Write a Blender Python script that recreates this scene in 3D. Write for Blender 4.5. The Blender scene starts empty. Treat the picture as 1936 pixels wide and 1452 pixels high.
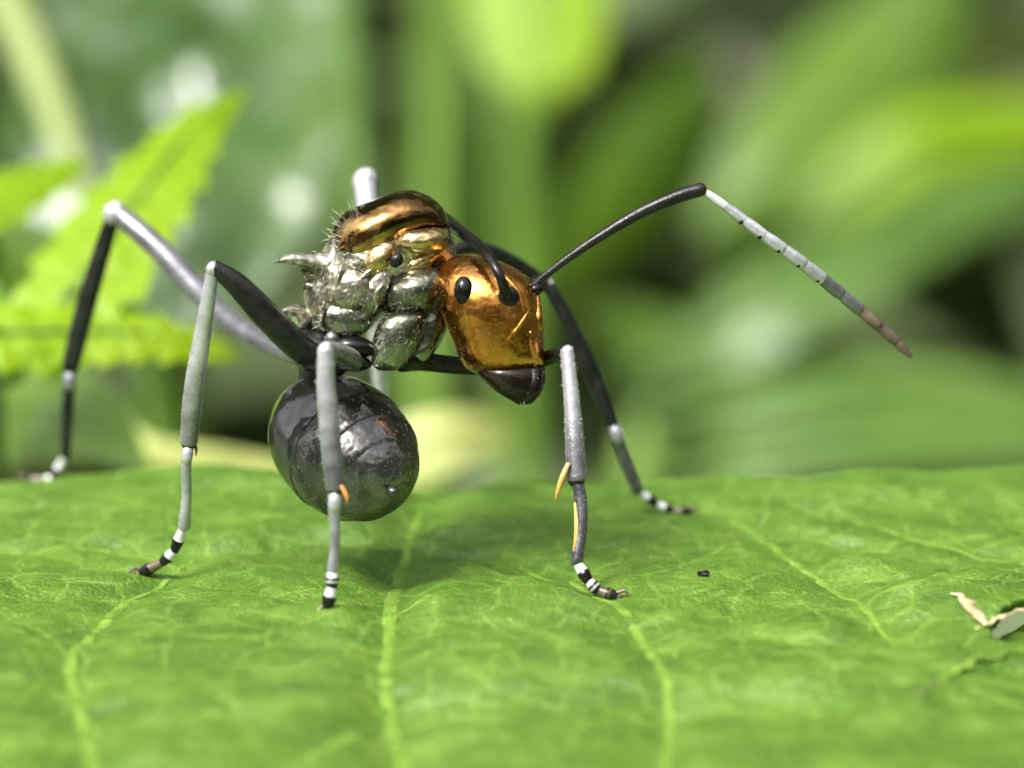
import bpy, bmesh, math, random
import numpy as np
from mathutils import Vector, noise as mnoise

random.seed(7)
rng = np.random.RandomState(11)
sc = bpy.context.scene
sc.unit_settings.system = 'METRIC'
sc.unit_settings.scale_length = 0.01            # one scene unit is one centimetre: the ant is about 1.2 units long
col = sc.collection

# ------------------------------------------------------------------ camera
W, H = 1936.0, 1452.0
D = 6.0                                         # focus distance (6 cm)
FPX = 7542.0                                    # focal length in photo pixels
TH = math.radians(12.0)
Rv = Vector((1, 0, 0)); Fv = Vector((0, math.cos(TH), -math.sin(TH))); Uv = Vector((0, math.sin(TH), math.cos(TH)))
Tg = Vector((0, 0, 0.288)); Cm = Tg - Fv * D
cam = bpy.data.cameras.new('camera'); camo = bpy.data.objects.new('camera', cam); col.objects.link(camo)
camo.location = Cm; camo.rotation_euler = (math.radians(90) - TH, 0, 0)
cam.sensor_width = 36.0; cam.lens = 36.0 * FPX / W
cam.clip_start = 0.05; cam.clip_end = 60000
cam.dof.use_dof = True; cam.dof.focus_distance = D - 0.02
cam.dof.aperture_fstop = (cam.lens / 1000.0) / 0.155   # real entrance pupil about 1 mm
sc.camera = camo

# ------------------------------------------------------------------ sky, sun, exposure
SUN_EL, SUN_AZ = 54.0, -138.0                    # azimuth from +Y (away from camera) towards +X
world = bpy.data.worlds.new('World'); sc.world = world; world.use_nodes = True
nt = world.node_tree; nt.nodes.clear()
sky = nt.nodes.new('ShaderNodeTexSky'); sky.sky_type = 'NISHITA'; sky.sun_disc = False
sky.sun_elevation = math.radians(SUN_EL); sky.sun_rotation = math.radians(SUN_AZ)
sky.air_density = 1.0; sky.dust_density = 6.0; sky.ozone_density = 1.0
hs = nt.nodes.new('ShaderNodeHueSaturation'); hs.inputs['Saturation'].default_value = 0.28
bg = nt.nodes.new('ShaderNodeBackground'); bg.inputs['Strength'].default_value = 0.15
wo = nt.nodes.new('ShaderNodeOutputWorld')
nt.links.new(sky.outputs[0], hs.inputs['Color']); nt.links.new(hs.outputs[0], bg.inputs[0]); nt.links.new(bg.outputs[0], wo.inputs[0])
sl = bpy.data.lights.new('sun', 'SUN'); sl.energy = 1.3; sl.angle = math.radians(16); sl.color = (1.0, 0.97, 0.92)
slo = bpy.data.objects.new('sun', sl); col.objects.link(slo)
_e, _a = math.radians(SUN_EL), math.radians(SUN_AZ)
sdir = Vector((math.sin(_a) * math.cos(_e), math.cos(_a) * math.cos(_e), math.sin(_e)))
slo.rotation_euler = sdir.to_track_quat('Z', 'Y').to_euler(); slo.location = sdir * 200
sc.view_settings.view_transform = 'Standard'; sc.view_settings.look = 'None'
sc.view_settings.exposure = 1.46; sc.view_settings.gamma = 1.0; sc.view_settings.use_curve_mapping = False
sc.render.engine = 'CYCLES'
sc.cycles.use_denoising = True
sc.cycles.max_bounces = 8; sc.cycles.transmission_bounces = 4; sc.cycles.transparent_max_bounces = 6

# ------------------------------------------------------------------ pixel helpers
def P(px, py, d=0.0):
    """the point at depth D+d along the view axis that photo pixel (px, py) looks at"""
    return Cm + (Fv + Rv * ((px - 968.0) / FPX) - Uv * ((py - 726.0) / FPX)) * (D + d)
def K(d=0.0):
    return (D + d) / FPX
def ray(px, py):
    return (Fv + Rv * ((px - 968.0) / FPX) - Uv * ((py - 726.0) / FPX)).normalized()
def on_plane(px, py, z=0.0):
    r = ray(px, py); t = (z - Cm.z) / r.z
    return Cm + r * t
def depth_of(p):
    return (p - Cm).dot(Fv) - D

# ------------------------------------------------------------------ materials
def new_mat(name):
    m = bpy.data.materials.new(name); m.use_nodes = True
    n = m.node_tree; n.nodes.clear()
    return m, n, n.nodes.new('ShaderNodeOutputMaterial')
def N(n, kind, **kw):
    x = n.nodes.new(kind)
    for k, v in kw.items():
        if k in x.inputs: x.inputs[k].default_value = v
        else: setattr(x, k, v)
    return x
def ramp(n, fac, stops):
    r = n.nodes.new('ShaderNodeValToRGB'); e = r.color_ramp.elements
    e[0].position, e[0].color = stops[0][0], (*stops[0][1], 1)
    e[1].position, e[1].color = stops[-1][0], (*stops[-1][1], 1)
    for p, c in stops[1:-1]:
        q = e.new(p); q.color = (*c, 1)
    n.links.new(fac, r.inputs[0]); return r.outputs[0]

def cuticle(name, stops, metallic, rough, nscale=14.0, bscale=60.0, bstr=0.25, bdist=0.004, sheen=0.0, rough2=None, coat=0.0, spec=0.6, fine=0.0):
    """insect cuticle: noise-mixed colour, uneven gloss, fine relief"""
    m, n, out = new_mat(name)
    tc = n.nodes.new('ShaderNodeTexCoord')
    nz = N(n, 'ShaderNodeTexNoise', Scale=nscale, Detail=4.0, Roughness=0.6)
    n.links.new(tc.outputs['Object'], nz.inputs['Vector'])
    c = ramp(n, nz.outputs['Fac'], stops)
    b = N(n, 'ShaderNodeBsdfPrincipled', Metallic=metallic, Roughness=rough)
    b.inputs['Specular IOR Level'].default_value = spec
    b.inputs['Sheen Weight'].default_value = sheen; b.inputs['Sheen Roughness'].default_value = 0.45
    b.inputs['Coat Weight'].default_value = coat; b.inputs['Coat Roughness'].default_value = 0.08
    n.links.new(c, b.inputs['Base Color'])
    if rough2 is not None:
        nr = N(n, 'ShaderNodeTexNoise', Scale=nscale * 2.3, Detail=5.0)
        n.links.new(tc.outputs['Object'], nr.inputs['Vector'])
        mr = n.nodes.new('ShaderNodeMapRange'); mr.inputs[1].default_value = 0.35; mr.inputs[2].default_value = 0.65
        mr.inputs[3].default_value = rough; mr.inputs[4].default_value = rough2
        n.links.new(nr.outputs['Fac'], mr.inputs[0]); n.links.new(mr.outputs[0], b.inputs['Roughness'])
    nb = N(n, 'ShaderNodeTexNoise', Scale=bscale, Detail=3.0, Roughness=0.55)
    n.links.new(tc.outputs['Object'], nb.inputs['Vector'])
    bp = N(n, 'ShaderNodeBump', Strength=bstr, Distance=bdist)
    n.links.new(nb.outputs['Fac'], bp.inputs['Height'])
    last = bp
    if fine > 0:
        nf = N(n, 'ShaderNodeTexNoise', Scale=bscale * 6, Detail=2.0)
        n.links.new(tc.outputs['Object'], nf.inputs['Vector'])
        bf = N(n, 'ShaderNodeBump', Strength=fine, Distance=0.001)
        n.links.new(nf.outputs['Fac'], bf.inputs['Height']); n.links.new(bp.outputs[0], bf.inputs['Normal']); last = bf
    n.links.new(last.outputs[0], b.inputs['Normal'])
    n.links.new(b.outputs[0], out.inputs[0])
    return m

M = {}
M['gold'] = cuticle('golden_cuticle', [(0.28, (0.27, 0.095, 0.013)), (0.47, (0.54, 0.205, 0.030)), (0.70, (0.80, 0.40, 0.10))], 1.0, 0.19, 9, 17, 0.5, 0.014, rough2=0.31, fine=0.4, coat=0.35)  # paler blotches paint reflected sky into the head's base colour
M['bronze'] = cuticle('bronze_cuticle', [(0.40, (0.060, 0.034, 0.012)), (0.52, (0.20, 0.105, 0.03)), (0.62, (0.66, 0.40, 0.15))], 1.0, 0.11, 7, 12, 0.5, 0.018, rough2=0.2, fine=0.15, coat=0.2)  # gold end of the ramp paints the shield's bright sky reflection
M['pale_gold'] = cuticle('pale_gold_cuticle', [(0.33, (0.20, 0.13, 0.055)), (0.5, (0.56, 0.38, 0.17)), (0.65, (0.80, 0.63, 0.36))], 0.95, 0.2, 12, 22, 0.8, 0.014, rough2=0.32, fine=0.3)
M['silver'] = cuticle('silver_cuticle', [(0.36, (0.10, 0.096, 0.066)), (0.46, (0.34, 0.325, 0.24)), (0.60, (0.80, 0.77, 0.66))], 0.9, 0.20, 13, 18, 0.9, 0.020, rough2=0.34, fine=0.35)
M['coxa'] = cuticle('grey_green_cuticle', [(0.35, (0.13, 0.135, 0.095)), (0.65, (0.34, 0.34, 0.27))], 0.95, 0.20, 12, 20, 0.6, 0.012, rough2=0.32, fine=0.35)
M['black'] = cuticle('black_cuticle', [(0.35, (0.005, 0.005, 0.005)), (0.65, (0.012, 0.011, 0.010))], 0.0, 0.12, 20, 40, 0.2, 0.004, rough2=0.24, spec=0.3, fine=0.1)
M['gaster'] = cuticle('gaster_cuticle', [(0.35, (0.035, 0.035, 0.034)), (0.65, (0.15, 0.148, 0.145))], 0.9, 0.07, 7, 9, 0.5, 0.014, rough2=0.16, fine=0.12)
M['tergite'] = cuticle('downy_tergite_cuticle', [(0.36, (0.030, 0.029, 0.028)), (0.66, (0.21, 0.205, 0.20))], 0.9, 0.16, 8, 16, 0.6, 0.014, rough2=0.32, fine=0.5)
M['leg'] = cuticle('leg_cuticle', [(0.35, (0.09, 0.09, 0.10)), (0.65, (0.20, 0.20, 0.215))], 0.75, 0.22, 24, 70, 0.35, 0.003, rough2=0.34, fine=0.45, sheen=0.12)
M['darkleg'] = cuticle('dark_leg_cuticle', [(0.35, (0.010, 0.010, 0.010)), (0.65, (0.028, 0.028, 0.027))], 0.3, 0.18, 24, 70, 0.35, 0.003, rough2=0.32, fine=0.4, spec=0.35)
TONES = []  # greys fading down the shin: sky highlight near the knee painted into the colour
for q, (a, b) in enumerate((((0.42, 0.415, 0.46), (0.64, 0.635, 0.70)), ((0.32, 0.315, 0.35), (0.50, 0.495, 0.55)), ((0.22, 0.22, 0.245), (0.38, 0.38, 0.42)), ((0.15, 0.15, 0.165), (0.28, 0.28, 0.305)), ((0.10, 0.10, 0.11), (0.20, 0.20, 0.215)))):
    TONES.append('tone%d' % q)
    M[TONES[-1]] = cuticle('leg_cuticle_painted_light_fade', [(0.35, a), (0.65, b)], 0.55, 0.24, 24, 60, 0.35, 0.003, rough2=0.34, fine=0.45, sheen=0.12)
M['lightleg'], M['midleg'] = M['tone0'], M['tone2']; TONES = tuple(TONES)
M['pale'] = cuticle('pale_joint_cuticle', [(0.35, (0.58, 0.58, 0.61)), (0.65, (0.80, 0.80, 0.83))], 0.3, 0.3, 30, 80, 0.3, 0.003, fine=0.3)
M['amber'] = cuticle('amber_cuticle', [(0.35, (0.55, 0.22, 0.05)), (0.65, (0.78, 0.42, 0.14))], 0.1, 0.3, 30, 80, 0.3, 0.003)
M['horn'] = cuticle('horn_cuticle', [(0.35, (0.075, 0.050, 0.036)), (0.65, (0.20, 0.15, 0.11))], 0.1, 0.32, 30, 80, 0.3, 0.003)
M['mandible'] = cuticle('mandible_cuticle', [(0.35, (0.006, 0.005, 0.003)), (0.65, (0.018, 0.013, 0.007))], 0.0, 0.09, 12, 24, 0.3, 0.006, spec=0.3)
M['eye'] = cuticle('eye_cuticle', [(0.35, (0.004, 0.004, 0.004)), (0.65, (0.008, 0.008, 0.008))], 0.0, 0.08, 12, 20, 0.0, 0.001, spec=0.35)
M['hair'] = cuticle('silvery_hair', [(0.35, (0.42, 0.40, 0.30)), (0.65, (0.62, 0.60, 0.48))], 0.0, 0.4, 12, 60, 0.0)
M['gold_hair'] = cuticle('golden_hair', [(0.35, (0.55, 0.28, 0.06)), (0.65, (0.75, 0.45, 0.14))], 0.2, 0.35, 12, 60, 0.0)

def leaf_mat(name, c1, c2, c3, nscale=2.0, rough=0.42, trans=0.35, tcol=None, cell=60.0, bstr=0.5, bdist=0.01, spec=0.5, quilt=0.0, qscale=3.0, net=None):
    """leaf tissue: mottled green, fine cell relief, waxy gloss, light shining through"""
    m, n, out = new_mat(name)
    tc = n.nodes.new('ShaderNodeTexCoord')
    nz = N(n, 'ShaderNodeTexNoise', Scale=nscale, Detail=5.0, Roughness=0.62, Distortion=0.4)
    n.links.new(tc.outputs['Object'], nz.inputs['Vector'])
    c = ramp(n, nz.outputs['Fac'], [(0.30, c1), (0.52, c2), (0.72, c3)])
    vo = N(n, 'ShaderNodeTexVoronoi', Scale=cell)
    n.links.new(tc.outputs['Object'], vo.inputs['Vector'])
    mx = n.nodes.new('ShaderNodeMix'); mx.data_type = 'RGBA'; mx.blend_type = 'MULTIPLY'; mx.inputs[0].default_value = 0.35
    n.links.new(c, mx.inputs[6])
    cr = ramp(n, vo.outputs['Distance'], [(0.0, (0.75, 0.78, 0.6)), (0.7, (1.25, 1.18, 1.2))])
    n.links.new(cr, mx.inputs[7])
    colour = mx.outputs[2]; netfac = None
    if net:
        dn = N(n, 'ShaderNodeTexNoise', Scale=9.0, Detail=3.0); n.links.new(tc.outputs['Object'], dn.inputs['Vector'])
        dv = n.nodes.new('ShaderNodeVectorMath'); dv.operation = 'MULTIPLY_ADD'; dv.inputs[1].default_value = (0.05, 0.05, 0.0)
        n.links.new(dn.outputs['Color'], dv.inputs[0]); n.links.new(tc.outputs['Object'], dv.inputs[2])
        for scl, wid, amt in ((11.0, 0.05, 0.60), (34.0, 0.08, 0.42)):
            ve = N(n, 'ShaderNodeTexVoronoi', Scale=scl); ve.feature = 'DISTANCE_TO_EDGE'; ve.voronoi_dimensions = '2D'
            n.links.new(dv.outputs[0], ve.inputs['Vector'])
            mr = n.nodes.new('ShaderNodeMapRange'); mr.inputs[1].default_value = 0.0; mr.inputs[2].default_value = wid; mr.inputs[3].default_value = amt; mr.inputs[4].default_value = 0.0
            n.links.new(ve.outputs['Distance'], mr.inputs[0])
            m2 = n.nodes.new('ShaderNodeMix'); m2.data_type = 'RGBA'; n.links.new(mr.outputs[0], m2.inputs[0])
            n.links.new(colour, m2.inputs[6]); m2.inputs[7].default_value = (*net, 1); colour = m2.outputs[2]
        sp = N(n, 'ShaderNodeTexNoise', Scale=150.0, Detail=1.0); n.links.new(tc.outputs['Object'], sp.inputs['Vector'])
        mr = n.nodes.new('ShaderNodeMapRange'); mr.inputs[1].default_value = 0.70; mr.inputs[2].default_value = 0.80; mr.inputs[3].default_value = 0.0; mr.inputs[4].default_value = 0.7
        n.links.new(sp.outputs['Fac'], mr.inputs[0])
        m2 = n.nodes.new('ShaderNodeMix'); m2.data_type = 'RGBA'; n.links.new(mr.outputs[0], m2.inputs[0])
        n.links.new(colour, m2.inputs[6]); m2.inputs[7].default_value = (0.35, 0.45, 0.22, 1); colour = m2.outputs[2]
    b = N(n, 'ShaderNodeBsdfPrincipled', Roughness=rough)
    b.inputs['Specular IOR Level'].default_value = spec
    n.links.new(colour, b.inputs['Base Color'])
    n2 = N(n, 'ShaderNodeTexNoise', Scale=cell * 0.5, Detail=4.0, Roughness=0.7)
    n.links.new(tc.outputs['Object'], n2.inputs['Vector'])
    ad = n.nodes.new('ShaderNodeMath'); ad.operation = 'ADD'
    n.links.new(vo.outputs['Distance'], ad.inputs[0]); n.links.new(n2.outputs['Fac'], ad.inputs[1])
    bp = N(n, 'ShaderNodeBump', Strength=bstr, Distance=bdist)
    n.links.new(ad.outputs[0], bp.inputs['Height'])
    lastn = bp
    if quilt > 0:
        q = N(n, 'ShaderNodeTexVoronoi', Scale=qscale); q.feature = 'SMOOTH_F1'
        n.links.new(tc.outputs['Object'], q.inputs['Vector'])
        bq = N(n, 'ShaderNodeBump', Strength=1.0, Distance=quilt); bq.invert = True
        n.links.new(q.outputs['Distance'], bq.inputs['Height']); n.links.new(bp.outputs[0], bq.inputs['Normal']); lastn = bq
    n.links.new(lastn.outputs[0], b.inputs['Normal'])
    t = n.nodes.new('ShaderNodeBsdfTranslucent')
    hv = N(n, 'ShaderNodeMix', data_type='RGBA', blend_type='MULTIPLY'); hv.inputs[0].default_value = 1.0
    n.links.new(mx.outputs[2], hv.inputs[6]); hv.inputs[7].default_value = (*(tcol or (1.6, 1.5, 0.5)), 1)
    n.links.new(hv.outputs[2], t.inputs['Color'])
    ms = n.nodes.new('ShaderNodeMixShader'); ms.inputs[0].default_value = trans
    n.links.new(b.outputs[0], ms.inputs[1]); n.links.new(t.outputs[0], ms.inputs[2])
    n.links.new(ms.outputs[0], out.inputs[0])
    return m

M['blade'] = leaf_mat('waxy_leaf_blade', (0.046, 0.115, 0.007), (0.084, 0.180, 0.014), (0.145, 0.255, 0.032), 10.0, 0.42, 0.2, cell=150, bstr=0.55, bdist=0.004, spec=0.75, net=(0.20, 0.34, 0.05))
M['vein'] = leaf_mat('pale_leaf_vein', (0.085, 0.185, 0.014), (0.155, 0.275, 0.032), (0.22, 0.35, 0.06), 30.0, 0.45, 0.1, cell=130, bstr=0.6, bdist=0.004)
M['tan'] = leaf_mat('withered_leaf_edge', (0.38, 0.28, 0.15), (0.62, 0.52, 0.30), (0.75, 0.68, 0.50), 18.0, 0.6, 0.1, cell=120, bstr=0.4, bdist=0.004)
M['horn_leaf'] = leaf_mat('bruised_leaf_tissue', (0.12, 0.20, 0.03), (0.22, 0.20, 0.09), (0.34, 0.24, 0.15), 40.0, 0.55, 0.1, cell=120, bstr=0.4, bdist=0.004)
M['lime'] = leaf_mat('sunlit_lime_leaf', (0.19, 0.35, 0.003), (0.26, 0.43, 0.005), (0.32, 0.49, 0.010), 0.9, 0.5, 0.5, tcol=(1.4, 1.35, 0.3), cell=18, bstr=0.3, bdist=0.02)
M['deep'] = leaf_mat('quilted_deep_green_leaf', (0.028, 0.062, 0.016), (0.055, 0.108, 0.026), (0.095, 0.155, 0.045), 1.2, 0.27, 0.15, cell=12, bstr=0.3, bdist=0.03, spec=0.7, quilt=0.35, qscale=2.1)
M['olive'] = leaf_mat('olive_green_leaf', (0.055, 0.125, 0.005), (0.085, 0.17, 0.007), (0.12, 0.21, 0.012), 0.5, 0.5, 0.35, cell=10, bstr=0.3, bdist=0.02)
M['fresh'] = leaf_mat('fresh_green_leaf', (0.060, 0.135, 0.024), (0.105, 0.20, 0.040), (0.16, 0.26, 0.07), 0.5, 0.34, 0.3, cell=10, bstr=0.3, bdist=0.02)
M['pale_leaf'] = leaf_mat('yellowing_leaf', (0.42, 0.50, 0.12), (0.52, 0.58, 0.20), (0.60, 0.64, 0.28), 0.8, 0.5, 0.35, cell=10, bstr=0.3, bdist=0.02)
M['hedge'] = leaf_mat('far_foliage', (0.085, 0.13, 0.05), (0.14, 0.195, 0.085), (0.21, 0.27, 0.14), 0.12, 0.45, 0.25, cell=2, bstr=0.2, bdist=0.05)
M['stalk'] = leaf_mat('green_stalk', (0.08, 0.18, 0.02), (0.13, 0.25, 0.03), (0.20, 0.32, 0.05), 1.5, 0.5, 0.0, cell=20, bstr=0.4, bdist=0.02)
M['rib'] = leaf_mat('pale_midrib', (0.16, 0.23, 0.06), (0.22, 0.28, 0.09), (0.28, 0.33, 0.12), 1.5, 0.5, 0.0, cell=20, bstr=0.4, bdist=0.02)
def soil_mat():
    m, n, out = new_mat('dark_soil')
    tc = n.nodes.new('ShaderNodeTexCoord')
    nz = N(n, 'ShaderNodeTexNoise', Scale=0.35, Detail=8.0, Roughness=0.7)
    n.links.new(tc.outputs['Object'], nz.inputs['Vector'])
    c = ramp(n, nz.outputs['Fac'], [(0.3, (0.035, 0.030, 0.020)), (0.5, (0.075, 0.070, 0.045)), (0.7, (0.13, 0.12, 0.08))])
    b = N(n, 'ShaderNodeBsdfPrincipled', Roughness=0.9); n.links.new(c, b.inputs['Base Color'])
    bp = N(n, 'ShaderNodeBump', Strength=0.8, Distance=0.4); n.links.new(nz.outputs['Fac'], bp.inputs['Height']); n.links.new(bp.outputs[0], b.inputs['Normal'])
    n.links.new(b.outputs[0], out.inputs[0]); return m
M['soil'] = soil_mat()

# ------------------------------------------------------------------ object helpers
def empty(name, loc, label, cat, group=None):
    o = bpy.data.objects.new(name, None); col.objects.link(o); o.location = loc; o.empty_display_size = 0.2
    o['label'] = label; o['category'] = cat
    if group: o['group'] = group
    return o
def mesh_obj(name, verts, faces, mat, parent=None, smooth=True):
    me = bpy.data.meshes.new(name); me.from_pydata([tuple(v) for v in verts], [], faces); me.update()
    if smooth: me.polygons.foreach_set('use_smooth', [True] * len(me.polygons))
    if mat: me.materials.append(M[mat])
    o = bpy.data.objects.new(name, me); col.objects.link(o)
    if parent is not None:
        base = parent.matrix_basis.translation.copy(); p = parent
        while p.parent is not None:
            p = p.parent; base = base + p.matrix_basis.translation
        me.transform(__import__('mathutils').Matrix.Translation(-base)); o.parent = parent
    return o

def catmull(pts, n):
    """resample a list of tuples with a Catmull-Rom spline, n samples"""
    A = np.array(pts, float); k = len(A)
    if k == 2:
        t = np.linspace(0, 1, n)[:, None]; return A[0] * (1 - t) + A[1] * t
    E = np.vstack([2 * A[0] - A[1], A, 2 * A[-1] - A[-2]])
    seg = np.linalg.norm(np.diff(A[:, :3], axis=0), axis=1); s = np.concatenate([[0], np.cumsum(np.maximum(seg, 1e-9))]); s /= s[-1]
    out = []
    for u in np.linspace(0, 1, n):
        i = min(max(np.searchsorted(s, u, 'right') - 1, 0), k - 2)
        t = (u - s[i]) / (s[i + 1] - s[i])
        p0, p1, p2, p3 = E[i], E[i + 1], E[i + 2], E[i + 3]
        out.append(0.5 * (2 * p1 + (p2 - p0) * t + (2 * p0 - 5 * p1 + 4 * p2 - p3) * t * t + (3 * p1 - p0 - 3 * p2 + p3) * t ** 3))
    return np.array(out)

def skin_rings(rings, tip0, tip1):
    """closed surface over rings of equal length, with pole vertices"""
    n = len(rings[0]); V = [tip0]
    for r in rings: V += list(r)
    V.append(tip1); F = []
    for j in range(n): F.append((0, 1 + (j + 1) % n, 1 + j))
    for i in range(len(rings) - 1):
        a = 1 + i * n; b = a + n
        for j in range(n):
            k = (j + 1) % n; F.append((a + j, a + k, b + k, b + j))
    a = 1 + (len(rings) - 1) * n; e = len(V) - 1
    for j in range(n): F.append((a + j, a + (j + 1) % n, e))
    return V, F

def tube_world(pts, radii, seg=18, n=None, caps=4, flat=1.0, flat_axis=None):
    """pts: world Vectors; rounded ends; radii in world units"""
    n = n or max(8, 6 * (len(pts) - 1))
    A = catmull([(*p, r) for p, r in zip(pts, radii)], n)
    C = [Vector(a[:3]) for a in A]; R = [max(a[3], 1e-5) for a in A]
    T = [(C[min(i + 1, n - 1)] - C[max(i - 1, 0)]).normalized() for i in range(n)]
    C2, R2, T2 = [], [], []
    for q in range(caps - 1, 0, -1):
        a = q / caps * math.pi / 2; C2.append(C[0] - T[0] * R[0] * 0.8 * math.sin(a)); R2.append(R[0] * math.cos(a)); T2.append(T[0])
    C2 += C; R2 += R; T2 += T
    for q in range(1, caps):
        a = q / caps * math.pi / 2; C2.append(C[-1] + T[-1] * R[-1] * 0.8 * math.sin(a)); R2.append(R[-1] * math.cos(a)); T2.append(T[-1])
    ref = flat_axis if flat_axis is not None else Fv
    u = (ref - T2[0] * ref.dot(T2[0]))
    if u.length < 1e-3: u = Uv - T2[0] * Uv.dot(T2[0])
    u.normalize(); rings = []
    for c, r, t in zip(C2, R2, T2):
        u = (u - t * u.dot(t)).normalized(); v = t.cross(u)
        rings.append([c + u * (r * flat * math.cos(2 * math.pi * j / seg)) + v * (r * math.sin(2 * math.pi * j / seg)) for j in range(seg)])
    return skin_rings(rings, C[0] - T[0] * R[0] * 0.8, C[-1] + T[-1] * R[-1] * 0.8)

# ================================================================== the leaf the ant stands on
def vnoise(x, y, seed=0):
    """smooth value noise, numpy"""
    xi = np.floor(x).astype(np.int64); yi = np.floor(y).astype(np.int64); fx = x - xi; fy = y - yi
    fx = fx * fx * fx * (fx * (fx * 6 - 15) + 10); fy = fy * fy * fy * (fy * (fy * 6 - 15) + 10)
    def h(a, b):
        v = (a * 374761393 + b * 668265263 + seed * 1442695041) & 0x7fffffff
        v = ((v ^ (v >> 13)) * 1274126177) & 0x7fffffff
        return ((v ^ (v >> 16)) & 0xffff) / 32767.5 - 1.0
    return (h(xi, yi) * (1 - fx) + h(xi + 1, yi) * fx) * (1 - fy) + (h(xi, yi + 1) * (1 - fx) + h(xi + 1, yi + 1) * fx) * fy

VEINS = [  # photo-pixel polyline, half-width px, relief depth, relief width
    ('midrib', [(800, 905), (790, 950), (772, 1000), (758, 1050), (746, 1110), (736, 1180), (731, 1260), (742, 1340), (772, 1430), (800, 1520), (830, 1640), (860, 1800)], 14, 0.030, 0.055),
    ('vein', [(985, 1040), (1070, 1085), (1160, 1140), (1218, 1195), (1262, 1275), (1266, 1360), (1258, 1450), (1250, 1560), (1235, 1700)], 11, 0.022, 0.050),
    ('vein', [(1330, 945), (1420, 980), (1500, 1035), (1590, 1105), (1650, 1165), (1700, 1215)], 10, 0.022, 0.050),
    ('vein', [(380, 1022), (300, 1075), (240, 1110), (185, 1180), (135, 1250), (150, 1320), (172, 1400), (185, 1500), (180, 1640)], 10, 0.020, 0.048),
    ('vein', [(1480, 935), (1600, 965), (1740, 1000), (1850, 1030), (1960, 1045)], 7, 0.014, 0.035),
    ('vein', [(-40, 1012), (60, 1014), (150, 1012), (260, 1025), (340, 1050)], 7, 0.014, 0.035),
    ('small_vein', [(745, 1160), (790, 1148), (835, 1138)], 6, 0.006, 0.02),
    ('small_vein', [(736, 1250), (790, 1243), (850, 1232), (930, 1238)], 6, 0.007, 0.02),
    ('small_vein', [(742, 1338), (800, 1332), (870, 1330), (960, 1342)], 6, 0.006, 0.02),
    ('small_vein', [(742, 1342), (660, 1372), (590, 1415), (530, 1470)], 8, 0.010, 0.03),
    ('small_vein', [(1270, 1288), (1370, 1300), (1480, 1308), (1570, 1330)], 6, 0.008, 0.03),
    ('small_vein', [(1222, 1195), (1350, 1198), (1480, 1205), (1600, 1222)], 6, 0.010, 0.03),
    ('small_vein', [(1160, 1138), (1090, 1125), (1000, 1120), (900, 1105), (790, 1075), (765, 1030)], 4, 0.012, 0.03),
    ('small_vein', [(768, 1012), (700, 1008), (620, 1004), (540, 1006), (460, 1020), (385, 1022)], 3, 0.022, 0.035),
    ('small_vein', [(772, 1012), (850, 1022), (930, 1034), (1020, 1058)], 3, 0.016, 0.03),
    ('small_vein', [(1440, 992), (1540, 1000), (1660, 1022), (1780, 1050)], 5, 0.009, 0.025),
    ('small_vein', [(1560, 1085), (1640, 1080), (1760, 1092), (1880, 1098)], 6, 0.010, 0.025),
    ('small_vein', [(1440, 990), (1350, 1030), (1270, 1060), (1190, 1050)], 4, 0.008, 0.025),
    ('small_vein', [(135, 1250), (80, 1200), (20, 1165)], 5, 0.008, 0.025),
    ('small_vein', [(170, 1390), (270, 1370), (380, 1385)], 5, 0.008, 0.03),
    ('small_vein', [(245, 1108), (340, 1118), (470, 1110), (600, 1130), (735, 1170)], 4, 0.008, 0.03),
]
VW = []
for nm, pl, hw, dep, wid in VEINS:
    pts = catmull([(*on_plane(*p)[:2], 0) for p in pl], 5 * len(pl))[:, :2]
    VW.append((nm, pts, hw, dep, wid))

def y_edge(x):
    return 0.70 + 0.10 * x + 0.26 * np.maximum(0, -x - 0.30) + 0.018 * np.sin(x * 9.0 + 0.7) + 0.01 * np.sin(x * 23.0)

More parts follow.
